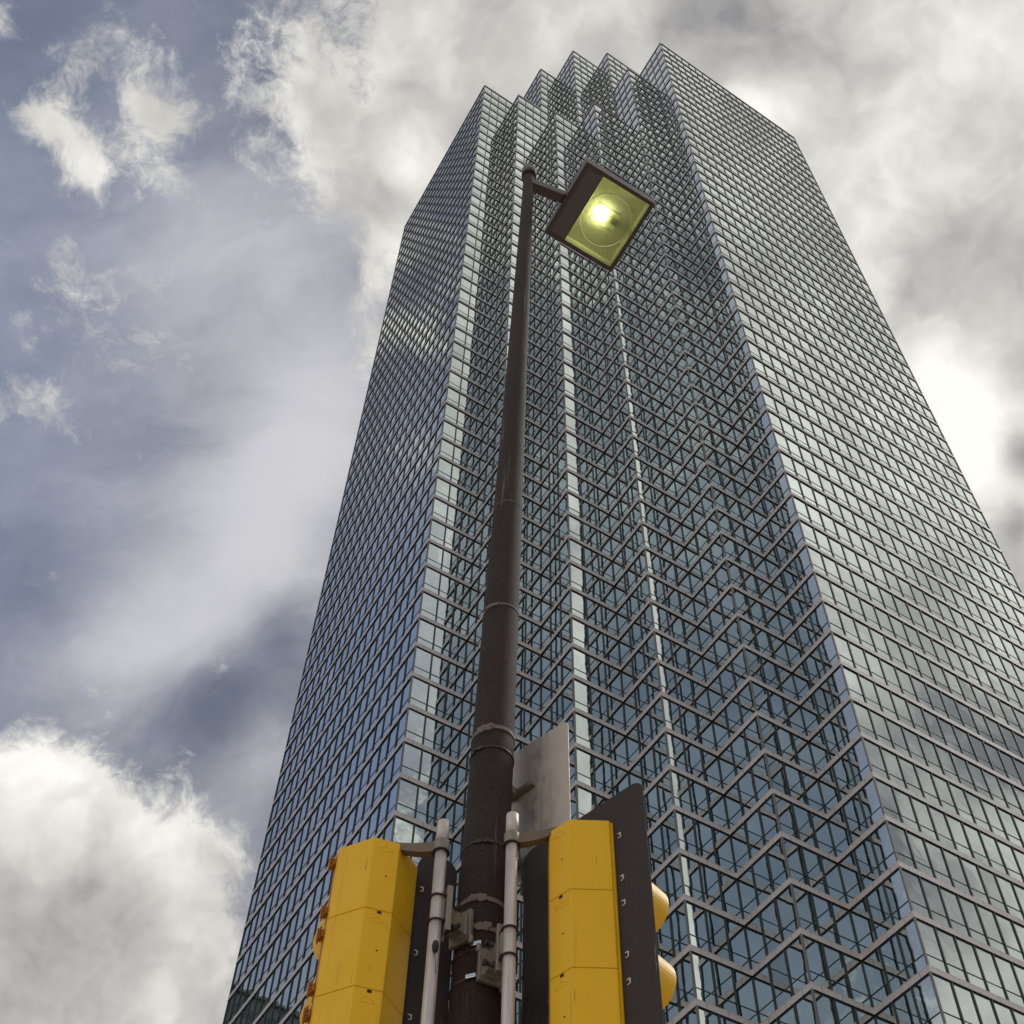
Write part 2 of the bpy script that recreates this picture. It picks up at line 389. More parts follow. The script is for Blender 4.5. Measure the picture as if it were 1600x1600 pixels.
# directed unit edges with the building on the left (counter-clockwise outline); outward normal = right of travel
def edges(k):
    E = {}
    for (i, j), h in H.items():
        if h < k: continue
        if hh(i, j-1) < k: E.setdefault((i, j), []).append((i+1, j))
        if hh(i+1, j) < k: E.setdefault((i+1, j), []).append((i+1, j+1))
        if hh(i, j+1) < k: E.setdefault((i+1, j+1), []).append((i, j+1))
        if hh(i-1, j) < k: E.setdefault((i, j+1), []).append((i, j))
    return E
def loops(k):
    E = {a: list(b) for a, b in edges(k).items()}; out = []
    while E:
        s = next(iter(E)); cur = s; lp = [s]; prev = None
        while True:
            nx = E[cur]
            if len(nx) > 1 and prev is not None:       # turn left-most at pinch points
                d = (cur[0]-prev[0], cur[1]-prev[1])
                nx.sort(key=lambda q: -(d[0]*(q[1]-cur[1]) - d[1]*(q[0]-cur[0])))
            q = nx.pop(0)
            if not nx: del E[cur]
            prev = cur; cur = q
            if cur == s: break
            lp.append(cur)
        pts = [p for n_, p in enumerate(lp) if (lp[n_-1][0] - p[0]) * (p[1] - lp[(n_+1) % len(lp)][1]) != (lp[n_-1][1] - p[1]) * (p[0] - lp[(n_+1) % len(lp)][0])]
        out.append(pts)
    return out
def sgn(x): return (x > 0) - (x < 0)
LC = {}
def offs(pts, e):
    out = []
    n = len(pts)
    for q in range(n):
        p, a, b = pts[q], pts[q-1], pts[(q+1) % n]
        d1 = (sgn(p[0]-a[0]), sgn(p[1]-a[1])); d2 = (sgn(b[0]-p[0]), sgn(b[1]-p[1]))
        n1 = (d1[1], -d1[0]); n2 = (d2[1], -d2[0])
        out.append((p[0]*PU + e*(n1[0]+n2[0]), p[1]*PU + e*(n1[1]+n2[1])))
    return out
for k in range(KLO, 58):
    sig = tuple(sorted(c for c, h in H.items() if h >= k)) if k in (KLO, 45, 49, 52, 56) else None
    if k in (KLO, 45, 49, 52, 56): cur_loops = loops(k)
    m = MB(); z1 = zk(k); z0 = z1 - BH
    for lp in cur_loops:
        o_ = offs(lp, PRO); n_ = len(lp); in_ = offs(lp, -.25)
        for q in range(n_):
            a, b = o_[q], o_[(q+1) % n_]; ga, gb = lp[q], lp[(q+1) % n_]; ln = abs(ga[0]-gb[0]) + abs(ga[1]-gb[1])
            m.uv[len(m.f)] = [(.5, 0), (.5 + ln, 0), (.5 + ln, 1), (.5, 1)]
            m.face([(*a, z0), (*b, z0), (*b, z1), (*a, z1)], 0)
            ia, ib = in_[q], in_[(q+1) % n_]
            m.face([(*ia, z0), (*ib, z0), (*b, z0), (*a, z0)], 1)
            m.face([(*a, z1), (*b, z1), (*ib, z1), (*ia, z1)], 0)
            if k in (44, 48, 51, 55, 57):
                m.face([(*ib, z0), (*ia, z0), (*ia, z1), (*ib, z1)], 0)
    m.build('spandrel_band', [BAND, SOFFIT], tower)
# roofs
m = MB()
for (i, j), h in H.items():
    if h > -90: m.face([(i*PU, j*PU, zk(h)-.3), ((i+1)*PU, j*PU, zk(h)-.3), ((i+1)*PU, (j+1)*PU, zk(h)-.3), (i*PU, (j+1)*PU, zk(h)-.3)])
m.build('roof', ROOFM, tower)
# windows: one bay = tall pane, transom, short pane, the mullion at its start
def bay(m, i0, j0, i1, j1, k):
    p = Vector((i0*PU, j0*PU)); q = Vector((i1*PU, j1*PU)); d = (q-p).normalized(); n = Vector((d.y, -d.x))
    zt, zb = zk(k) - BH, zk(k-1); zm = zb + (zt-zb) * .255
    D3 = Vector((d.x, d.y, 0)); N3 = Vector((n.x, n.y, 0))
    rr = random.random
    for za, zb_ in ((zm, zt), (zb, zm)):
        t = [(rr()-.5)*.010 for _ in range(3)]; t.append(t[0]+t[2]-t[1])   # a plane with a slight random tilt
        cs = [(p, za), (q, za), (q, zb_), (p, zb_)]
        m.face([(c.x + n.x*t[e], c.y + n.y*t[e], z) for e, (c, z) in enumerate(cs)], 0)
    return p, q, D3, N3, zb, zm, zt
def frame(m, i0, j0, i1, j1, k, conv):
    p = Vector((i0*PU, j0*PU)); q = Vector((i1*PU, j1*PU)); d = (q-p).normalized(); n = Vector((d.y, -d.x))
    zt, zb = zk(k) - BH, zk(k-1); zm = zb + (zt-zb) * .255
    D3 = Vector((d.x, d.y, 0)); N3 = Vector((n.x, n.y, 0)); P3 = Vector((p.x, p.y, 0)); Q3 = Vector((q.x, q.y, 0)); Mid = (P3+Q3)/2
    hw = .052; dp = .038
    # mullion at the start of the bay
    m.box(P3 + D3*(hw*.0) + N3*dp + UP*((zt+zb)/2), D3*hw, N3*dp, UP*((zt-zb)/2 - .002), 1, skip=('-y', '+z', '-z'))
    m.box(Mid + N3*.014 + UP*zm, D3*(PU/2 - hw), N3*.014, UP*.030, 1, skip=('-x', '+x', '-y'))
    m.box(Mid + N3*.012 + UP*(zt-.055), D3*(PU/2 - hw), N3*.012, UP*.053, 1, skip=('-x', '+x', '-y', '+z'))  # dark head frame, also paints the shadow line under the band
bays = []
for k in range(KLO + 1, 58):
    for a, bs in edges(k).items():
        for b in bs: bays.append((a, b, k))
def to_world(x, y, z): return Vector((org.x + A2.x*x + B2.x*y, org.y + A2.y*x + B2.y*y, z))
def prominence(e):
    (a, b, k) = e
    mx_, my_ = (a[0]+b[0])/2*PU, (a[1]+b[1])/2*PU; d = (b[0]-a[0], b[1]-a[1]); n = (d[1], -d[0])
    w = to_world(mx_, my_, zk(k) - FH/2) - Vector((0, 0, CAMZ)); nw = Vector((A2.x*n[0]+B2.x*n[1], A2.y*n[0]+B2.y*n[1], 0))
    fc = -w.dot(nw) / w.length
    zz = w.dot(f)
    if fc <= 0 or zz <= 0: return 0
    X = 871.2 + 2020.34*w.dot(r)/zz; Y = 1041.5 - 2020.34*w.dot(u)/zz
    if not (8 < X < 1592 and 8 < Y < 1585): return 0
    if 470 < X < 1060 and Y > 1230: return 0
    return fc / zz**2
bays.sort(key=prominence, reverse=True)
rest = MB(); restf = MB()
for n_, (a, b, k) in enumerate(bays):
    if n_ < 100:
        m = MB(); bay(m, *a, *b, k); w_ = m.build('window', [GLASS], tower)
        m = MB(); frame(m, *a, *b, k, 0); m.build('window_frame', [FRAME, FRAME], w_)
    else:
        bay(rest, *a, *b, k); frame(rest, *a, *b, k, 0)
rest.build('window', [GLASS, FRAME], tower, kind='stuff')
# light trim strip on every outer corner, from the ground to that corner's own roof
for kk, kt in ((KLO, 44), (45, 48), (49, 51), (52, 55), (56, 57)):
    for lp in loops(kk):
        n_ = len(lp)
        for q in range(n_):
            p, a, b = lp[q], lp[q-1], lp[(q+1) % n_]
            d1 = (sgn(p[0]-a[0]), sgn(p[1]-a[1])); d2 = (sgn(b[0]-p[0]), sgn(b[1]-p[1]))
            if d1[0]*d2[1] - d1[1]*d2[0] > 0:
                n1 = (d1[1], -d1[0]); n2 = (d2[1], -d2[0])
                cx, cy = p[0]*PU + .025*(n1[0]+n2[0]), p[1]*PU + .025*(n1[1]+n2[1])
                m = MB(); m.abox(cx-.062, cx+.062, cy-.062, cy+.062, zk(kk-1), zk(kt) - BH + .01)
                m.build('corner_post', FRAME2, tower)
# ground-floor plinth
m = MB()
for lp in loops(KLO):
    o_ = offs(lp, .16); n_ = len(o_)
    for q in range(n_):
        a, b = o_[q], o_[(q+1) % n_]
        m.face([(*a, 0), (*b, 0), (*b, zk(KLO)-.6), (*a, zk(KLO)-.6)])
m.build('plinth', BAND, tower)

# ================================================================== the block the left face mirrors (outside the frame)
def mk_block():
    g = Mat('grey_block_wall', (.12, .14, .15), .7)
    g.color(g.mix(g.noise(g.coord(), .4, 5), (.10, .125, .135), (.17, .18, .19)))
    return g.m
BW = mk_block(); BG = Mat('block_window_glass', (.05, .08, .095), .15).m
blk = empty('grey_office_block', (-236, 262, 0), math.radians(28), label='grey concrete office block mirrored in the lower left corner of the glass tower', cat='office block')
m = MB(); m.abox(-30, 30, -26, 26, 0, 246); m.build('wall', BW, blk)
m = MB(); m.abox(-31, 31, -27, 27, 246, 247.2); m.build('roof', BW, blk)
m = MB()
for k in range(40):
    z = 8 + k*5.95
    for s_ in range(15):
        x = -28 + s_*4
        m.box((x, -26.03, z), (1.2, 0, 0), (0, .06, 0), (0, 0, 1.7))
    for s_ in range(13):
        y = -24 + s_*4
        m.box((30.03, y, z), (0, 1.2, 0), (-.06, 0, 0), (0, 0, 1.7))
m.build('window', BG, blk, kind='stuff')

# ================================================================== street furniture; K turns design units into metres
K = 1.06
def R3(x, y, z): return Vector((x*K, y*K, z*K + CAMZ))
# ---- pole
pb, pt = R3(-.352, 3.65, -1.50), R3(-.179, 3.65, 11.33)
lean = [(-1.38, .112), (-1.2, .105), (2.0, .096), (3.2, .0915), (3.9, .090), (5.0, .084), (6.57, .0705), (8.33, .0605), (9.8, .052), (11.33, .0445)]
def pole_x(z):
    pts = [(-1.5, -.345), (2.6, -.302), (3.2, -.2955), (4.0, -.277), (5.0, -.267), (6.57, -.240), (8.33, -.2275), (10.9, -.1655), (11.4, -.1790)]
    pts[-2] = (10.9, -.187)
    for (z0, x0), (z1, x1) in zip(pts, pts[1:]):
        if z <= z1: return x0 + (x1-x0)*(z-z0)/(z1-z0)
    return pts[-1][1]
PX0, PX1 = -.306, -.176                        # straight leaning axis: x at z=2 and z=11.3
def pole_x(z): return PX0 + (PX1-PX0)*(z-2.0)/9.3
pole = empty('street_pole', R3(pole_x(-1.385), 3.65, -1.385), label='tall tapered dark bronze street pole carrying the signals, sign and lamp', cat='pole')
po = pole.location
def PL(z, dx=0, dy=0): return R3(pole_x(z)+dx, 3.65+dy, z) - po
def pole_r(z):
    for (z0, a_), (z1, b_) in zip(lean, lean[1:]):
        if z <= z1: return (a_ + (b_-a_)*(z-z0)/(z1-z0))*K
    return lean[-1][1]*K
m = MB(); zs = [-1.38 + q*.32 for q in range(40)]; zs = [z for z in zs if z < 11.3] + [11.33]
m.tube([PL(z) for z in zs], [pole_r(z) for z in zs], 40); m.build('shaft', POLE, pole)
m = MB(); m.abox(-.2, .2, -.2, .2, 0, .03); m.tube([(0,0,.03),(0,0,.18)], [.15, .125], 32); m.build('base_plate', POLE, pole, bevel=.004)
def ring(z, h, t, mat, name, tilt=0., part=pole, lump=None):
    m = MB(); rr_ = pole_r(z)
    pts = []; n_ = 44
    for q in range(n_):
        a = 2*math.pi*q/n_; pts.append((math.cos(a), math.sin(a)))
    c = PL(z)
    for q in range(n_):
        (x0, y0), (x1, y1) = pts[q], pts[(q+1) % n_]
        for (ra, rb, za, zb) in ((rr_+t, rr_+t, -h/2, h/2), (rr_*.98, rr_+t, -h/2, -h/2), (rr_+t, rr_*.98, h/2, h/2)):
            ti = lambda x, y: tilt*x + .0
            m.face([(c.x+x0*ra, c.y+y0*ra, c.z+za+ti(x0,y0)), (c.x+x1*ra, c.y+y1*ra, c.z+za+ti(x1,y1)), (c.x+x1*rb, c.y+y1*rb, c.z+zb+ti(x1,y1)), (c.x+x0*rb, c.y+y0*rb, c.z+zb+ti(x0,y0))])
    if lump:
        for _ in range(lump[1]):
            a = lump[0] + random.uniform(-.35, .35); x, y = math.cos(a), math.sin(a)
            m.box((c.x+x*(rr_+t), c.y+y*(rr_+t), c.z+tilt*x+random.uniform(-h, h)*.6), (-y*random.uniform(.006,.016), x*.012, random.uniform(-.004,.004)), (x*.004, y*.004, 0), (0, 0, random.uniform(.004, .011)))
    m.build(name, mat, part)
ring(4.93, .012, .003, TAPE, 'strap', .012, lump=(-1.9, 9))
ring(5.87, .006, .002, TAPE, 'strap', .006)
ring(4.05, .022, .004, TAPE, 'strap', .012, lump=(-1.9, 14))
ring(3.93, .010, .004, RUST, 'strap', .004, lump=(-2.3, 5))
ring(3.40, .007, .003, RUST, 'strap', .0, lump=(-1.55, 8))
ring(3.115, .020, .004, TAPE, 'strap', .0, lump=(-1.7, 18))
ring(2.985, .022, .004, TAPE, 'strap', -.01, lump=(-1.6, 16))
ring(2.885, .013, .003, RUST, 'strap', .014)
ring(2.765, .013, .003, RUST, 'strap', .012)
for z, dx in ((2.905, -.005), (2.765, -.016)):
    c = PL(z, dx, 0); y = c.y - pole_r(z) - .007
    m = MB(); m.box((c.x, y, c.z), (.019, 0, .005), (0, .004, 0), (-.001, 0, .009)); m.build('buckle', STEEL, pole, bevel=.003)
# cap at the top and the lamp tenon collar
m = MB(); c = PL(11.27); m.tube([c, c+UP*.17], .066, 28); m.tube([c+UP*.17, c+UP*.2, c+UP*.215], [.058, .048, .02], 28); m.build('pole_cap', LAMPB, pole)

# ---- lamp head: shoebox on a short arm
LZ = 11.0
q0, q1, q2, q3 = [Vector(v) for v in ((.305, 3.443), (.885, 3.794), (.537, 4.405), (-.045, 4.033))]
ctr = (q0+q1+q2+q3)/4; dirx = ((q1-q0)+(q2-q3)).normalized(); ang = math.atan2(dirx.y, dirx.x)
hx = ((q1-q0).length+(q2-q3).length)/4*K; hy = ((q3-q0).length+(q2-q1).length)/4*K
lamp = empty('street_lamp', R3(ctr.x, ctr.y, LZ), ang, label='lit square shoebox street lamp with greenish glass on top of the pole', cat='street lamp')
m = MB(); hz = .17; ax = hx*.97; ay = hy*.97
ring_o = [(-hx,-hy),(hx,-hy),(hx,hy),(-hx,hy)]; ring_t = [(-ax,-ay),(ax,-ay),(ax,ay),(-ax,ay)]; w_ = .034
for q in range(4):
    a, b = ring_o[q], ring_o[(q+1)%4]; c_, d_ = ring_t[q], ring_t[(q+1)%4]
    m.face([(*a,0),(*b,0),(*d_,hz),(*c_,hz)])
    ia = (a[0]-math.copysign(w_,a[0]), a[1]-math.copysign(w_,a[1])); ib = (b[0]-math.copysign(w_,b[0]), b[1]-math.copysign(w_,b[1]))
    m.face([(*ia,0),(*ib,0),(*b,0),(*a,0)]); m.face([(*ib,0),(*ia,0),(*ia,.03),(*ib,.03)])
m.face([(*p,hz) for p in ring_t]); m.build('housing', LAMPB, lamp)
# door frame, dark panel towards the pole and the lens opening
xl = -hx*.46
m = MB(); m.abox(-hx+.034, xl, -hy+.034, hy-.034, .006, .03); m.abox(-hx+.048, xl-.014, -hy+.048, hy-.048, .002, .006); m.build('cover_panel', LAMPD, lamp)
def mk_lens():
    g = Mat('lamp_glass', (.9,.95,.8), .05)
    t = g.n('ShaderNodeBsdfTransparent'); t.inputs[0].default_value = (.93, .96, .80, 1)
    gl = g.n('ShaderNodeBsdfGlossy'); gl.inputs['Roughness'].default_value = .08
    fr = g.n('ShaderNodeFresnel'); fr.inputs[0].default_value = 1.45
    mx_ = g.n('ShaderNodeMixShader'); g.l(fr.outputs[0], mx_.inputs[0]); g.l(t.outputs[0], mx_.inputs[1]); g.l(gl.outputs[0], mx_.inputs[2])
    g.l(mx_.outputs[0], g.t.nodes['Material Output'].inputs[0])
    return g.m
LENS = mk_lens()
m = MB(); m.abox(xl+.001, hx-.035, -hy+.035, hy-.035, .008, .013); m.build('lens', LENS, lamp)
def mk_refl():
    g = Mat('lamp_reflector', (.66, .66, .3), .6, .0)
    n = g.noise(g.coord(), 7, 5); n2 = g.noise(g.coord(), 40, 4)
    c = g.mix(n, (.72, .73, .44), (.92, .92, .68)); c = g.mix(g.rng(n2, .5, .75, 0, .6), c, (.50, .44, .18)); c = g.mix(g.rng(g.noise(g.coord(), 3.2, 3), .5, .65, 0, .35), c, (.86, .88, .66)); g.color(c)
    return g.m
REFL = mk_refl()
m = MB()                                             # faceted reflector dish inside
X0, X1, Y0, Y1 = xl+.002, hx-.036, -hy+.036, hy-.036
cx, cy = (X0+X1)/2, 0; tx, ty = (X1-X0)*.475, (Y1-Y0)*.475; zt = .10
o4 = [(X0,Y0),(X1,Y0),(X1,Y1),(X0,Y1)]; i4 = [(cx-tx,cy-ty),(cx+tx,cy-ty),(cx+tx,cy+ty),(cx-tx,cy+ty)]
for q in range(4):
    a, b = o4[q], o4[(q+1)%4]; c_, d_ = i4[q], i4[(q+1)%4]
    m.face([(*b,.014),(*a,.014),(*c_,zt),(*d_,zt)])
m.face([(*p,zt) for p in reversed(i4)]); m.build('reflector', REFL, lamp)
m = MB(); cen = Vector((cx-.01, 0, .045)); pts = []
for q in range(61):
    a = 2*math.pi*q/60; pts.append(cen + Vector((math.cos(a)*(X1-X0)*.47, math.sin(a)*(Y1-Y0)*.37, 0)))
m.tube(pts, .006, 8, caps=False); m.build('reflection_ring', Mat('pale_reflection', (.97,.98,.8), .15).m, lamp)  # pale ring modelled in place of the oval reflection in the lens
bulb = Mat('lamp_bulb', (1,1,.9), .3); bulb.b.inputs['Emission Color'].default_value = (1, .98, .72, 1); bulb.b.inputs['Emission Strength'].default_value = 30
m = MB(); bc = Vector((cx-.07, -.02, .075)); n_ = 12
prof = [(-.055, .004), (-.045, .024), (-.02, .036), (.01, .038), (.04, .028), (.055, .004)]
m.tube([bc + Vector((a, 0, 0)) for a, _ in prof], [b for _, b in prof], 20); m.build('bulb', bulb.m, lamp)
GT = Mat('bulb_tube', (.80,.80,.45), .25); GT = GT.m
m = MB()                                             # bulb cradle: two thin rails and a socket
for s_ in (-.085, .085): m.tube([bc + Vector((-.075, s_, 0)), bc + Vector((.16, s_, 0))], .005, 8)
for s_ in (-.075, .16): m.tube([bc + Vector((s_, -.085, 0)), bc + Vector((s_, .085, 0))], .004, 8)
m.tube([bc + Vector((.06, 0, 0)), bc + Vector((.17, 0, 0))], [.026, .03], 16); m.build('socket', GT, lamp)
m = MB(); Rz = Matrix.Rotation(-ang, 3, 'Z')
pl = Rz @ (R3(pole_x(11.33), 3.65, 11.33) - lamp.location)
e1 = Vector((-hx*.985, pl.y*.35, .10))
dv = (e1-pl); dv.z = 0
st_ = Vector((pl.x, pl.y, .10))
dd = (e1 - st_).normalized(); sd_ = dd.cross(UP).normalized()
m.box((st_+e1)/2, (e1-st_)/2, -sd_*.042, UP*.058); m.build('arm', LAMPB, lamp, bevel=.006)

# ---- sign sheet behind the pole, seen from its bare back
nS = Vector((.63, .777, 0)).normalized(); tS = Vector((nS.y, -nS.x, 0))
cS = R3(-.285, 3.65, 3.55) + nS*(.168*K)
sign = empty('traffic_sign', cS, math.atan2(tS.y, tS.x), label='blank aluminium back of a sign sheet strapped behind the bronze pole', cat='sign')
m = MB(); x0, x1, zb_, zt_ = -.305, .300, -.19, .62; rc = .035; poly = []
for (cx_, cz_, a0) in ((x1-rc, zt_-rc, 0), (x0+rc, zt_-rc, 90), (x0+rc, zb_+rc, 180), (x1-rc, zb_+rc, 270)):
    for q in range(7):
        a = math.radians(a0 + q*15); poly.append((cx_+rc*math.cos(a), cz_+rc*math.sin(a)))
for t_, fl in ((-.0016, False), (.0016, True)):
    pp = [(p[0], t_, p[1]) for p in poly]; m.face(pp if not fl else pp[::-1])
for q in range(len(poly)):
    a, b = poly[q], poly[(q+1) % len(poly)]; m.face([(a[0], -.0016, a[1]), (a[0], .0016, a[1]), (b[0], .0016, b[1]), (b[0], -.0016, b[1])])
m.build('sheet', SIGN, sign)
for z in (.33, -.1):
    m = MB(); m.abox(-.11, .11, -.026, -.002, z-.012, z+.012); m.box((.0, -.055, z), (.02, 0, 0), (0, .045, 0), (0, 0, .02)); m.build('bracket', CAST, sign, bevel=.003)
    m = MB(); m.tube([(.085, -.03, z), (.085, -.002, z)], .008, 10); m.build('bolt', CAST, sign)

# ---- traffic signals
SEC = .355
def visor_mb():
    m = MB(); n_ = 40; rad = .152; rows = 8
    def P(phi, s_, rr_):           # phi from top, s along depth
        ln = .31*(1 - .10*(abs(phi)/2.6)**3)
        y = .168 + s_*ln
        droop = 1 - .03*s_
        return (math.sin(phi)*rr_*droop, y, math.cos(phi)*rr_*(1 - .03*s_) - .012*s_)
    for q in range(n_):
        p0 = -2.6 + 5.2*q/n_; p1 = -2.6 + 5.2*(q+1)/n_
        for s_ in range(rows):
            a, b = s_/rows, (s_+1)/rows
            m.face([P(p0,a,rad), P(p0,b,rad), P(p1,b,rad), P(p1,a,rad)], 0, True)
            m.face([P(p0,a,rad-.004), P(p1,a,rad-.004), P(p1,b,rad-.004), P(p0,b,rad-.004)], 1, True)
        m.face([P(p0,1,rad), P(p0,1,rad-.004), P(p1,1,rad-.004), P(p1,1,rad)], 0)
    return m
def signal(loc, fwd, label, half_plate, clips, facing_cols):
    rz = math.atan2(fwd.y, fwd.x) - math.pi/2
    root = empty('traffic_signal', loc, rz, label=label, cat='traffic signal', group='traffic signals on the pole')
    oc = [(-.052,0),(.052,0),(.160,.110),(.160,.122),(-.160,.122),(-.160,.110)]
    fl = [(-.1615,.1225),(.1615,.1225),(.1615,.136),(-.1615,.136)]
    m = MB(); g_ = .0009
    for s_ in range(3):
        m.prism(oc, s_*SEC+g_, (s_+1)*SEC-g_); 
    b_ = m.build('housing', YEL, root, bevel=.003)
    m = MB(); m.prism([(x*.97, .004+y*.97) for x, y in oc], .01, 3*SEC-.01); m.build('gasket', HOLE, b_)
    m = MB()
    for s_ in range(1, 3):
        m.box((.004, -.0005, s_*SEC-.011), (.008,0,0), (0,.0015,0), (0,0,.0055))
    for s_ in range(3): m.tube([(.012, .0005, s_*SEC+.17), (.012, -.001, s_*SEC+.17)], .0035, 10)
    m.build('drain_hole', HOLE, b_)
    m = MB()                                         # raised moulding marks under each hole
    for s_ in range(3):
        z = (s_+1)*SEC-.045
        for (xa, za, xb, zb2) in ((-.026, -.006, .0, .012), (.0, .012, .026, -.006), (-.03, -.014, .03, -.014)):
            m.tube([(xa, -.0004, z+za), (xb, -.0004, z+zb2)], .0009, 6)
    m.build('moulding_mark', YEL, b_)
    m = MB(); m.prism(fl, .002, 3*SEC-.002); m.build('rim', YEL, root, bevel=.004)
    for s_ in range(3):
        z0 = s_*SEC
        m = MB(); m.abox(-.163, .163, .137, .168, z0+.004, z0+SEC-.004); dr = m.build('door', YEL_SHADE, root, bevel=.008)
        m = MB()
        for q in range(1, 6):
            a0, a1 = (q-1)*.026, q*.026
            for e in range(28):
                t0, t1 = 2*math.pi*e/28, 2*math.pi*(e+1)/28
                yy = lambda a: .169 + .028*(1-(a/.13)**2)
                m.face([(math.cos(t0)*a0, yy(a0), math.sin(t0)*a0), (math.cos(t1)*a0, yy(a0), math.sin(t1)*a0), (math.cos(t1)*a1, yy(a1), math.sin(t1)*a1), (math.cos(t0)*a1, yy(a1), math.sin(t0)*a1)][::-1], 0, True)
        ln = m.build('lens', Mat('signal_lens', [(.02,.12,.06),(.3,.14,.01),(.2,.01,.01)][s_], .15).m, dr); ln.location = (0, 0, z0+SEC/2)
        v = visor_mb().build('visor', [YEL, YEL_SHADE], root); v.location = (0, 0, z0+SEC/2)
        for zz in (z0+.055, z0+SEC-.055):            # hinge lugs on the left edge
            m = MB(); m.abox(-.175, -.1635, .130, .170, zz-.016, zz+.016)
            for e in (-.022, -.008, .008, .022): m.abox(-.181, -.1755, .126, .174, zz+e-.0035, zz+e+.0035)
            m.tube([(-.183, .149, zz-.030), (-.183, .149, zz+.028)], .005, 10)
            m.build('hinge', YEL_SHADE, root, bevel=.002)
    # backplate
    yb = .1375; T = 3*SEC + .145; bot = -.16
    if half_plate:
        T = 3*SEC + .115
        outer = [(.1645, bot)] + [(.333, bot)] + [(.253+.080*math.cos(math.radians(a)), T-.080+.080*math.sin(math.radians(a))) for a in range(0, 91, 15)] + [(.242-.0775*math.sin(math.radians(a)), T-.085+.085*math.cos(math.radians(a))) for a in range(15, 91, 15)]
    else:
        outer = []
        for (cx_, cz_, a0) in ((.318-.06, T-.06, 0), (-.318+.06, T-.06, 90), (-.318+.06, bot+.06, 180), (.318-.06, bot+.06, 270)):
            for q in range(7):
                a = math.radians(a0+q*15); outer.append((cx_+.06*math.cos(a), cz_+.06*math.sin(a)))
    bm = bmesh.new(); vs = [bm.verts.new((x, yb, z)) for x, z in outer]
    if half_plate: bm.faces.new(vs)
    else:
        hv = [bm.verts.new((x, yb, z)) for x, z in ((-.158, .01), (.158, .01), (.158, 3*SEC-.01), (-.158, 3*SEC-.01))]
        es = [bm.edges.new((vs[q], vs[(q+1) % len(vs)])) for q in range(len(vs))] + [bm.edges.new((hv[q], hv[(q+1) % 4])) for q in range(4)]
        bmesh.ops.triangle_fill(bm, use_beauty=True, edges=es)
    me = bpy.data.meshes.new('backplate'); bm.to_mesh(me); bm.free(); me.materials.append(BLACK)
    o = bpy.data.objects.new('backplate', me); COL.objects.link(o); o.parent = root
    sm_ = o.modifiers.new('solid', 'SOLIDIFY'); sm_.thickness = .003; sm_.offset = 0
    for z in clips:
        m = MB(); m.abox(.182, .198, yb-.006, yb-.002, z+.009, z+.014); m.abox(.193, .198, yb-.006, yb-.002, z-.009, z+.009); m.abox(.184, .193, yb-.006, yb-.002, z-.012, z-.008)
        m.build('clip', PIPE, root)
    return root
zb = 3.335 - 3*SEC/K
cl_z = [3*SEC-.085, 2*SEC+.055, 2*SEC-.065, SEC+.055, SEC-.06]
left_sig = signal(R3(-.6395, 3.479, zb), Vector((-.381, .925, 0)), 'yellow traffic signal seen from behind, left of the pole, with hinges on its left edge', True, [3*SEC-.085, 2*SEC-.065+.02, SEC+.02], 0)
right_sig = signal(R3(-.0045, 3.4175, zb), Vector((.665, .747, 0)), 'yellow traffic signal right of the pole with full black backplate and visors showing', False, cl_z, 0)

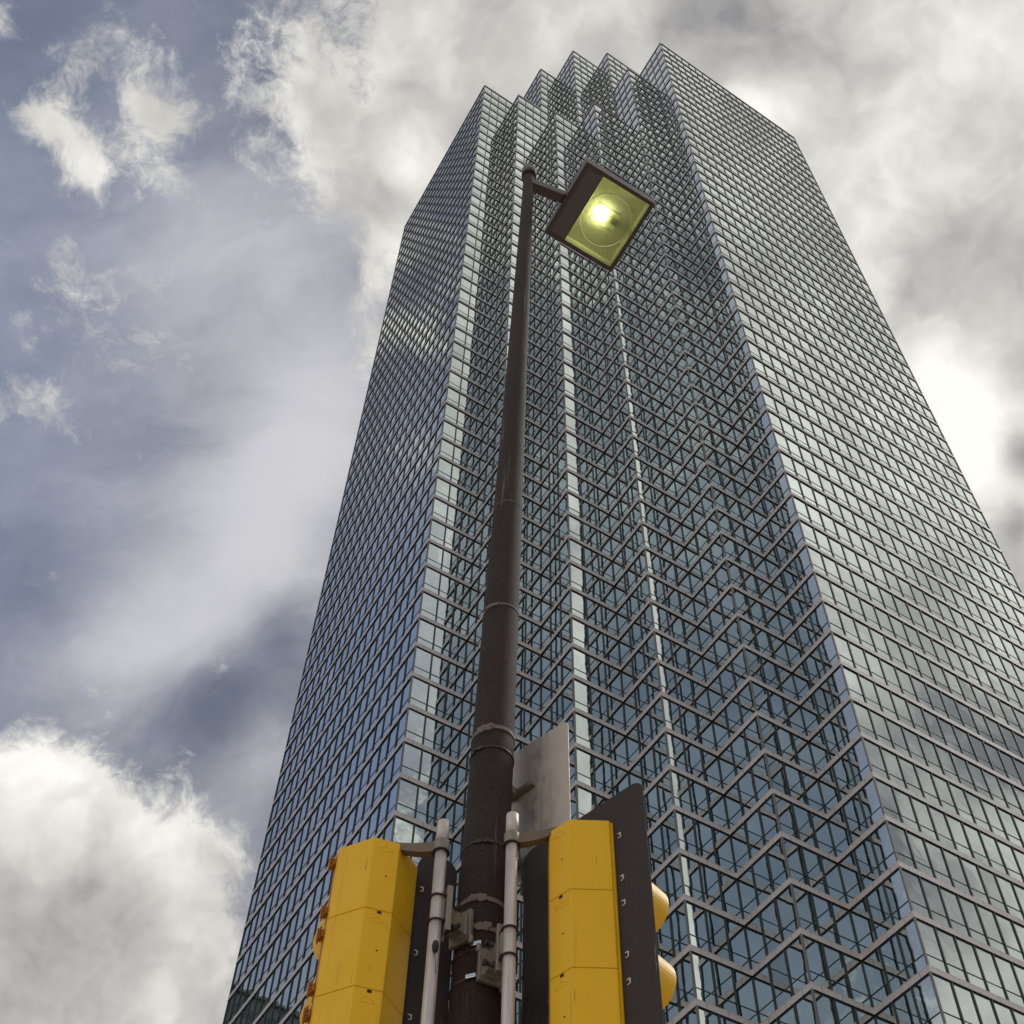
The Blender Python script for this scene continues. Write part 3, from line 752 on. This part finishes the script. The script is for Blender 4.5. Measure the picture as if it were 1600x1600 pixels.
# ---- mounting pipes with their arms, U-bolts and brackets
def mount(px, py, top, arm_to, label, ub, arm_bend, bz, side):
    root = empty('signal_mount_pipe', R3(px, py, 1.75), label=label, cat='mounting pipe', group='signal mounting pipes')
    o_ = root.location; LZ_ = lambda x, y, z: R3(x, y, z) - o_
    m = MB(); m.tube([LZ_(px, py, 1.75), LZ_(px, py, top-.11)], .0232, 24); m.build('pipe', PIPE, root)
    m = MB(); m.tube([LZ_(px, py, top-.115), LZ_(px, py, top-.004), LZ_(px, py, top)], [.0252, .0252, .021], 24); m.build('pipe_cap', PIPE, root)
    zc = top-.125
    m = MB(); m.tube([LZ_(px, py, zc-.028), LZ_(px, py, zc+.022)], .0315, 24); m.build('collar', CAST, root, bevel=.003)
    m = MB(); m.tube([LZ_(px, py, zc-.033), LZ_(px, py, zc-.028)], .034, 24); m.build('gasket', RUST, root)
    # curved flat arm from collar to the top of the signal
    m = MB(); a = LZ_(px, py, zc); b = LZ_(arm_to[0], arm_to[1], zc); d = b-a; ln = d.length; d.normalize(); sd = d.cross(UP)
    n_ = 10; prev = None
    for q in range(n_+1):
        t = q/n_; c = a + d*(ln*t) ; rise = .105*t*t*(1.6-.6*t) if arm_bend < .5 else .10*t*t*(1.6-.6*t); top_ = c + UP*(.024 + rise*.75); bt = c + UP*(-.028 + rise)
        if q == 0: bt = c - UP*.03
        cur = [top_+sd*.018, top_-sd*.018, bt-sd*.018, bt+sd*.018]
        if prev:
            for e in range(4): m.face([prev[e], prev[(e+1)%4], cur[(e+1)%4], cur[e]])
        prev = cur
    m.build('arm', ARM, root)
    for z in ub:
        m = MB(); pts = []
        c = LZ_(px, py, z); pd = Vector(bz).normalized()
        s2 = Vector((-pd.y, pd.x, 0))
        pts.append(c + pd*.05 + s2*.027)
        for q in range(13):
            a_ = math.pi*q/12; pts.append(c + s2*.027*math.cos(a_) - pd*.027*math.sin(a_))
        pts.append(c + pd*.05 - s2*.027)
        m.tube(pts, .0042, 8); m.build('u_bolt', RUST, root)
    zc2 = sum(ub)/2; hh_ = .105
    c = LZ_(px, py, zc2); pd = Vector(bz).normalized(); s2 = Vector((-pd.y, pd.x, 0))
    m = MB(); m.box(c + pd*.031, s2*.036, -pd*.004, UP*hh_)
    m.box(c + pd*.038 + s2*.034, s2*.003, -pd*.010, UP*hh_); m.box(c + pd*.038 - s2*.034, s2*.003, -pd*.010, UP*hh_)
    m.build('saddle_plate', CAST, root, bevel=.002)
    # cast block reaching to the pole, a strap seat at its end
    pe = R3(pole_x(zc2), 3.65, zc2) - o_; v = pe - c; v.z = 0; L_ = v.length - pole_r(zc2); v.normalize(); s3 = Vector((-v.y, v.x, 0))
    m = MB()
    for t0, t1, w0, w1, h0, h1 in ((.04, .45, .030, .026, .050, .036), (.45, .8, .026, .032, .036, .045), (.8, 1.0, .032, .048, .045, .060)):
        A_, B_ = c + v*(L_*t0), c + v*(L_*t1)
        qa = [A_+s3*w0+UP*h0, A_-s3*w0+UP*h0, A_-s3*w0-UP*h0, A_+s3*w0-UP*h0]; qb = [B_+s3*w1+UP*h1, B_-s3*w1+UP*h1, B_-s3*w1-UP*h1, B_+s3*w1-UP*h1]
        for e in range(4): m.face([qa[e], qa[(e+1)%4], qb[(e+1)%4], qb[e]])
    A_ = c + v*(L_*.04); m.face([A_+s3*.03-UP*.05, A_-s3*.03-UP*.05, A_-s3*.03+UP*.05, A_+s3*.03+UP*.05])
    m.build('standoff', CAST, root, bevel=.004)
    m = MB(); E_ = c + v*(L_-.012)
    m.box(E_, s3*.052, v*.010, UP*.072); m.tube([E_ + s3*.05 + UP*.055, E_ + s3*.05 + UP*.09], .012, 10); m.tube([E_ - s3*.05 - UP*.055, E_ - s3*.05 - UP*.09], .012, 10)
    m.build('strap_seat', CAST, root, bevel=.004)
    for tz in (.045, -.045):
        m = MB(); m.tube([c + v*(L_*.5) + s3*.05 + UP*tz, c + v*(L_*.5) - s3*.05 + UP*tz], .009, 8)
        m.tube([c + v*(L_*.5) + s3*.052 + UP*tz, c + v*(L_*.5) + s3*.06 + UP*tz], .015, 6)
        m.build('bolt', RUST, root)
    return root
mount(-.4345, 3.462, 3.405, (-.655, 3.545), 'grey aluminium mounting pipe holding the left yellow signal', (3.035, 2.925), .3, (.75, .35, 0), -1)
mount(-.176, 3.430, 3.405, (.01, 3.47), 'grey aluminium mounting pipe in front of the pole, holding the right signal', (2.86, 2.745), .9, (-.35, .85, 0), 1)
# small black sensor lead hanging on the left pipe
tgl = MB(); c0 = R3(-.425, 3.436, 2.80)
tgl.tube([c0+UP*.028, c0+UP*.02, c0, c0-UP*.02, c0-UP*.026], [.003, .010, .013, .009, .003], 14)
tgl.tube([c0-UP*.02, c0-UP*.06+Vector((.003,0,0)), c0-UP*.12+Vector((.008,0,0))], .0014, 6)
tag(tgl.build('cable_plug', CABLE), 'small black plug with a thin lead clipped on the left pipe', 'plug')
# black cable drooping beside the right pipe
cb = MB(); pts = [R3(-.155+.03*math.sin(t*3.1), 3.52, 3.33-.095*t*10) for t in [q/12 for q in range(13)]]
cb.tube(pts, .0042, 8); tag(cb.build('signal_cable', CABLE), 'thin black cable running down beside the right mounting pipe', 'cable')
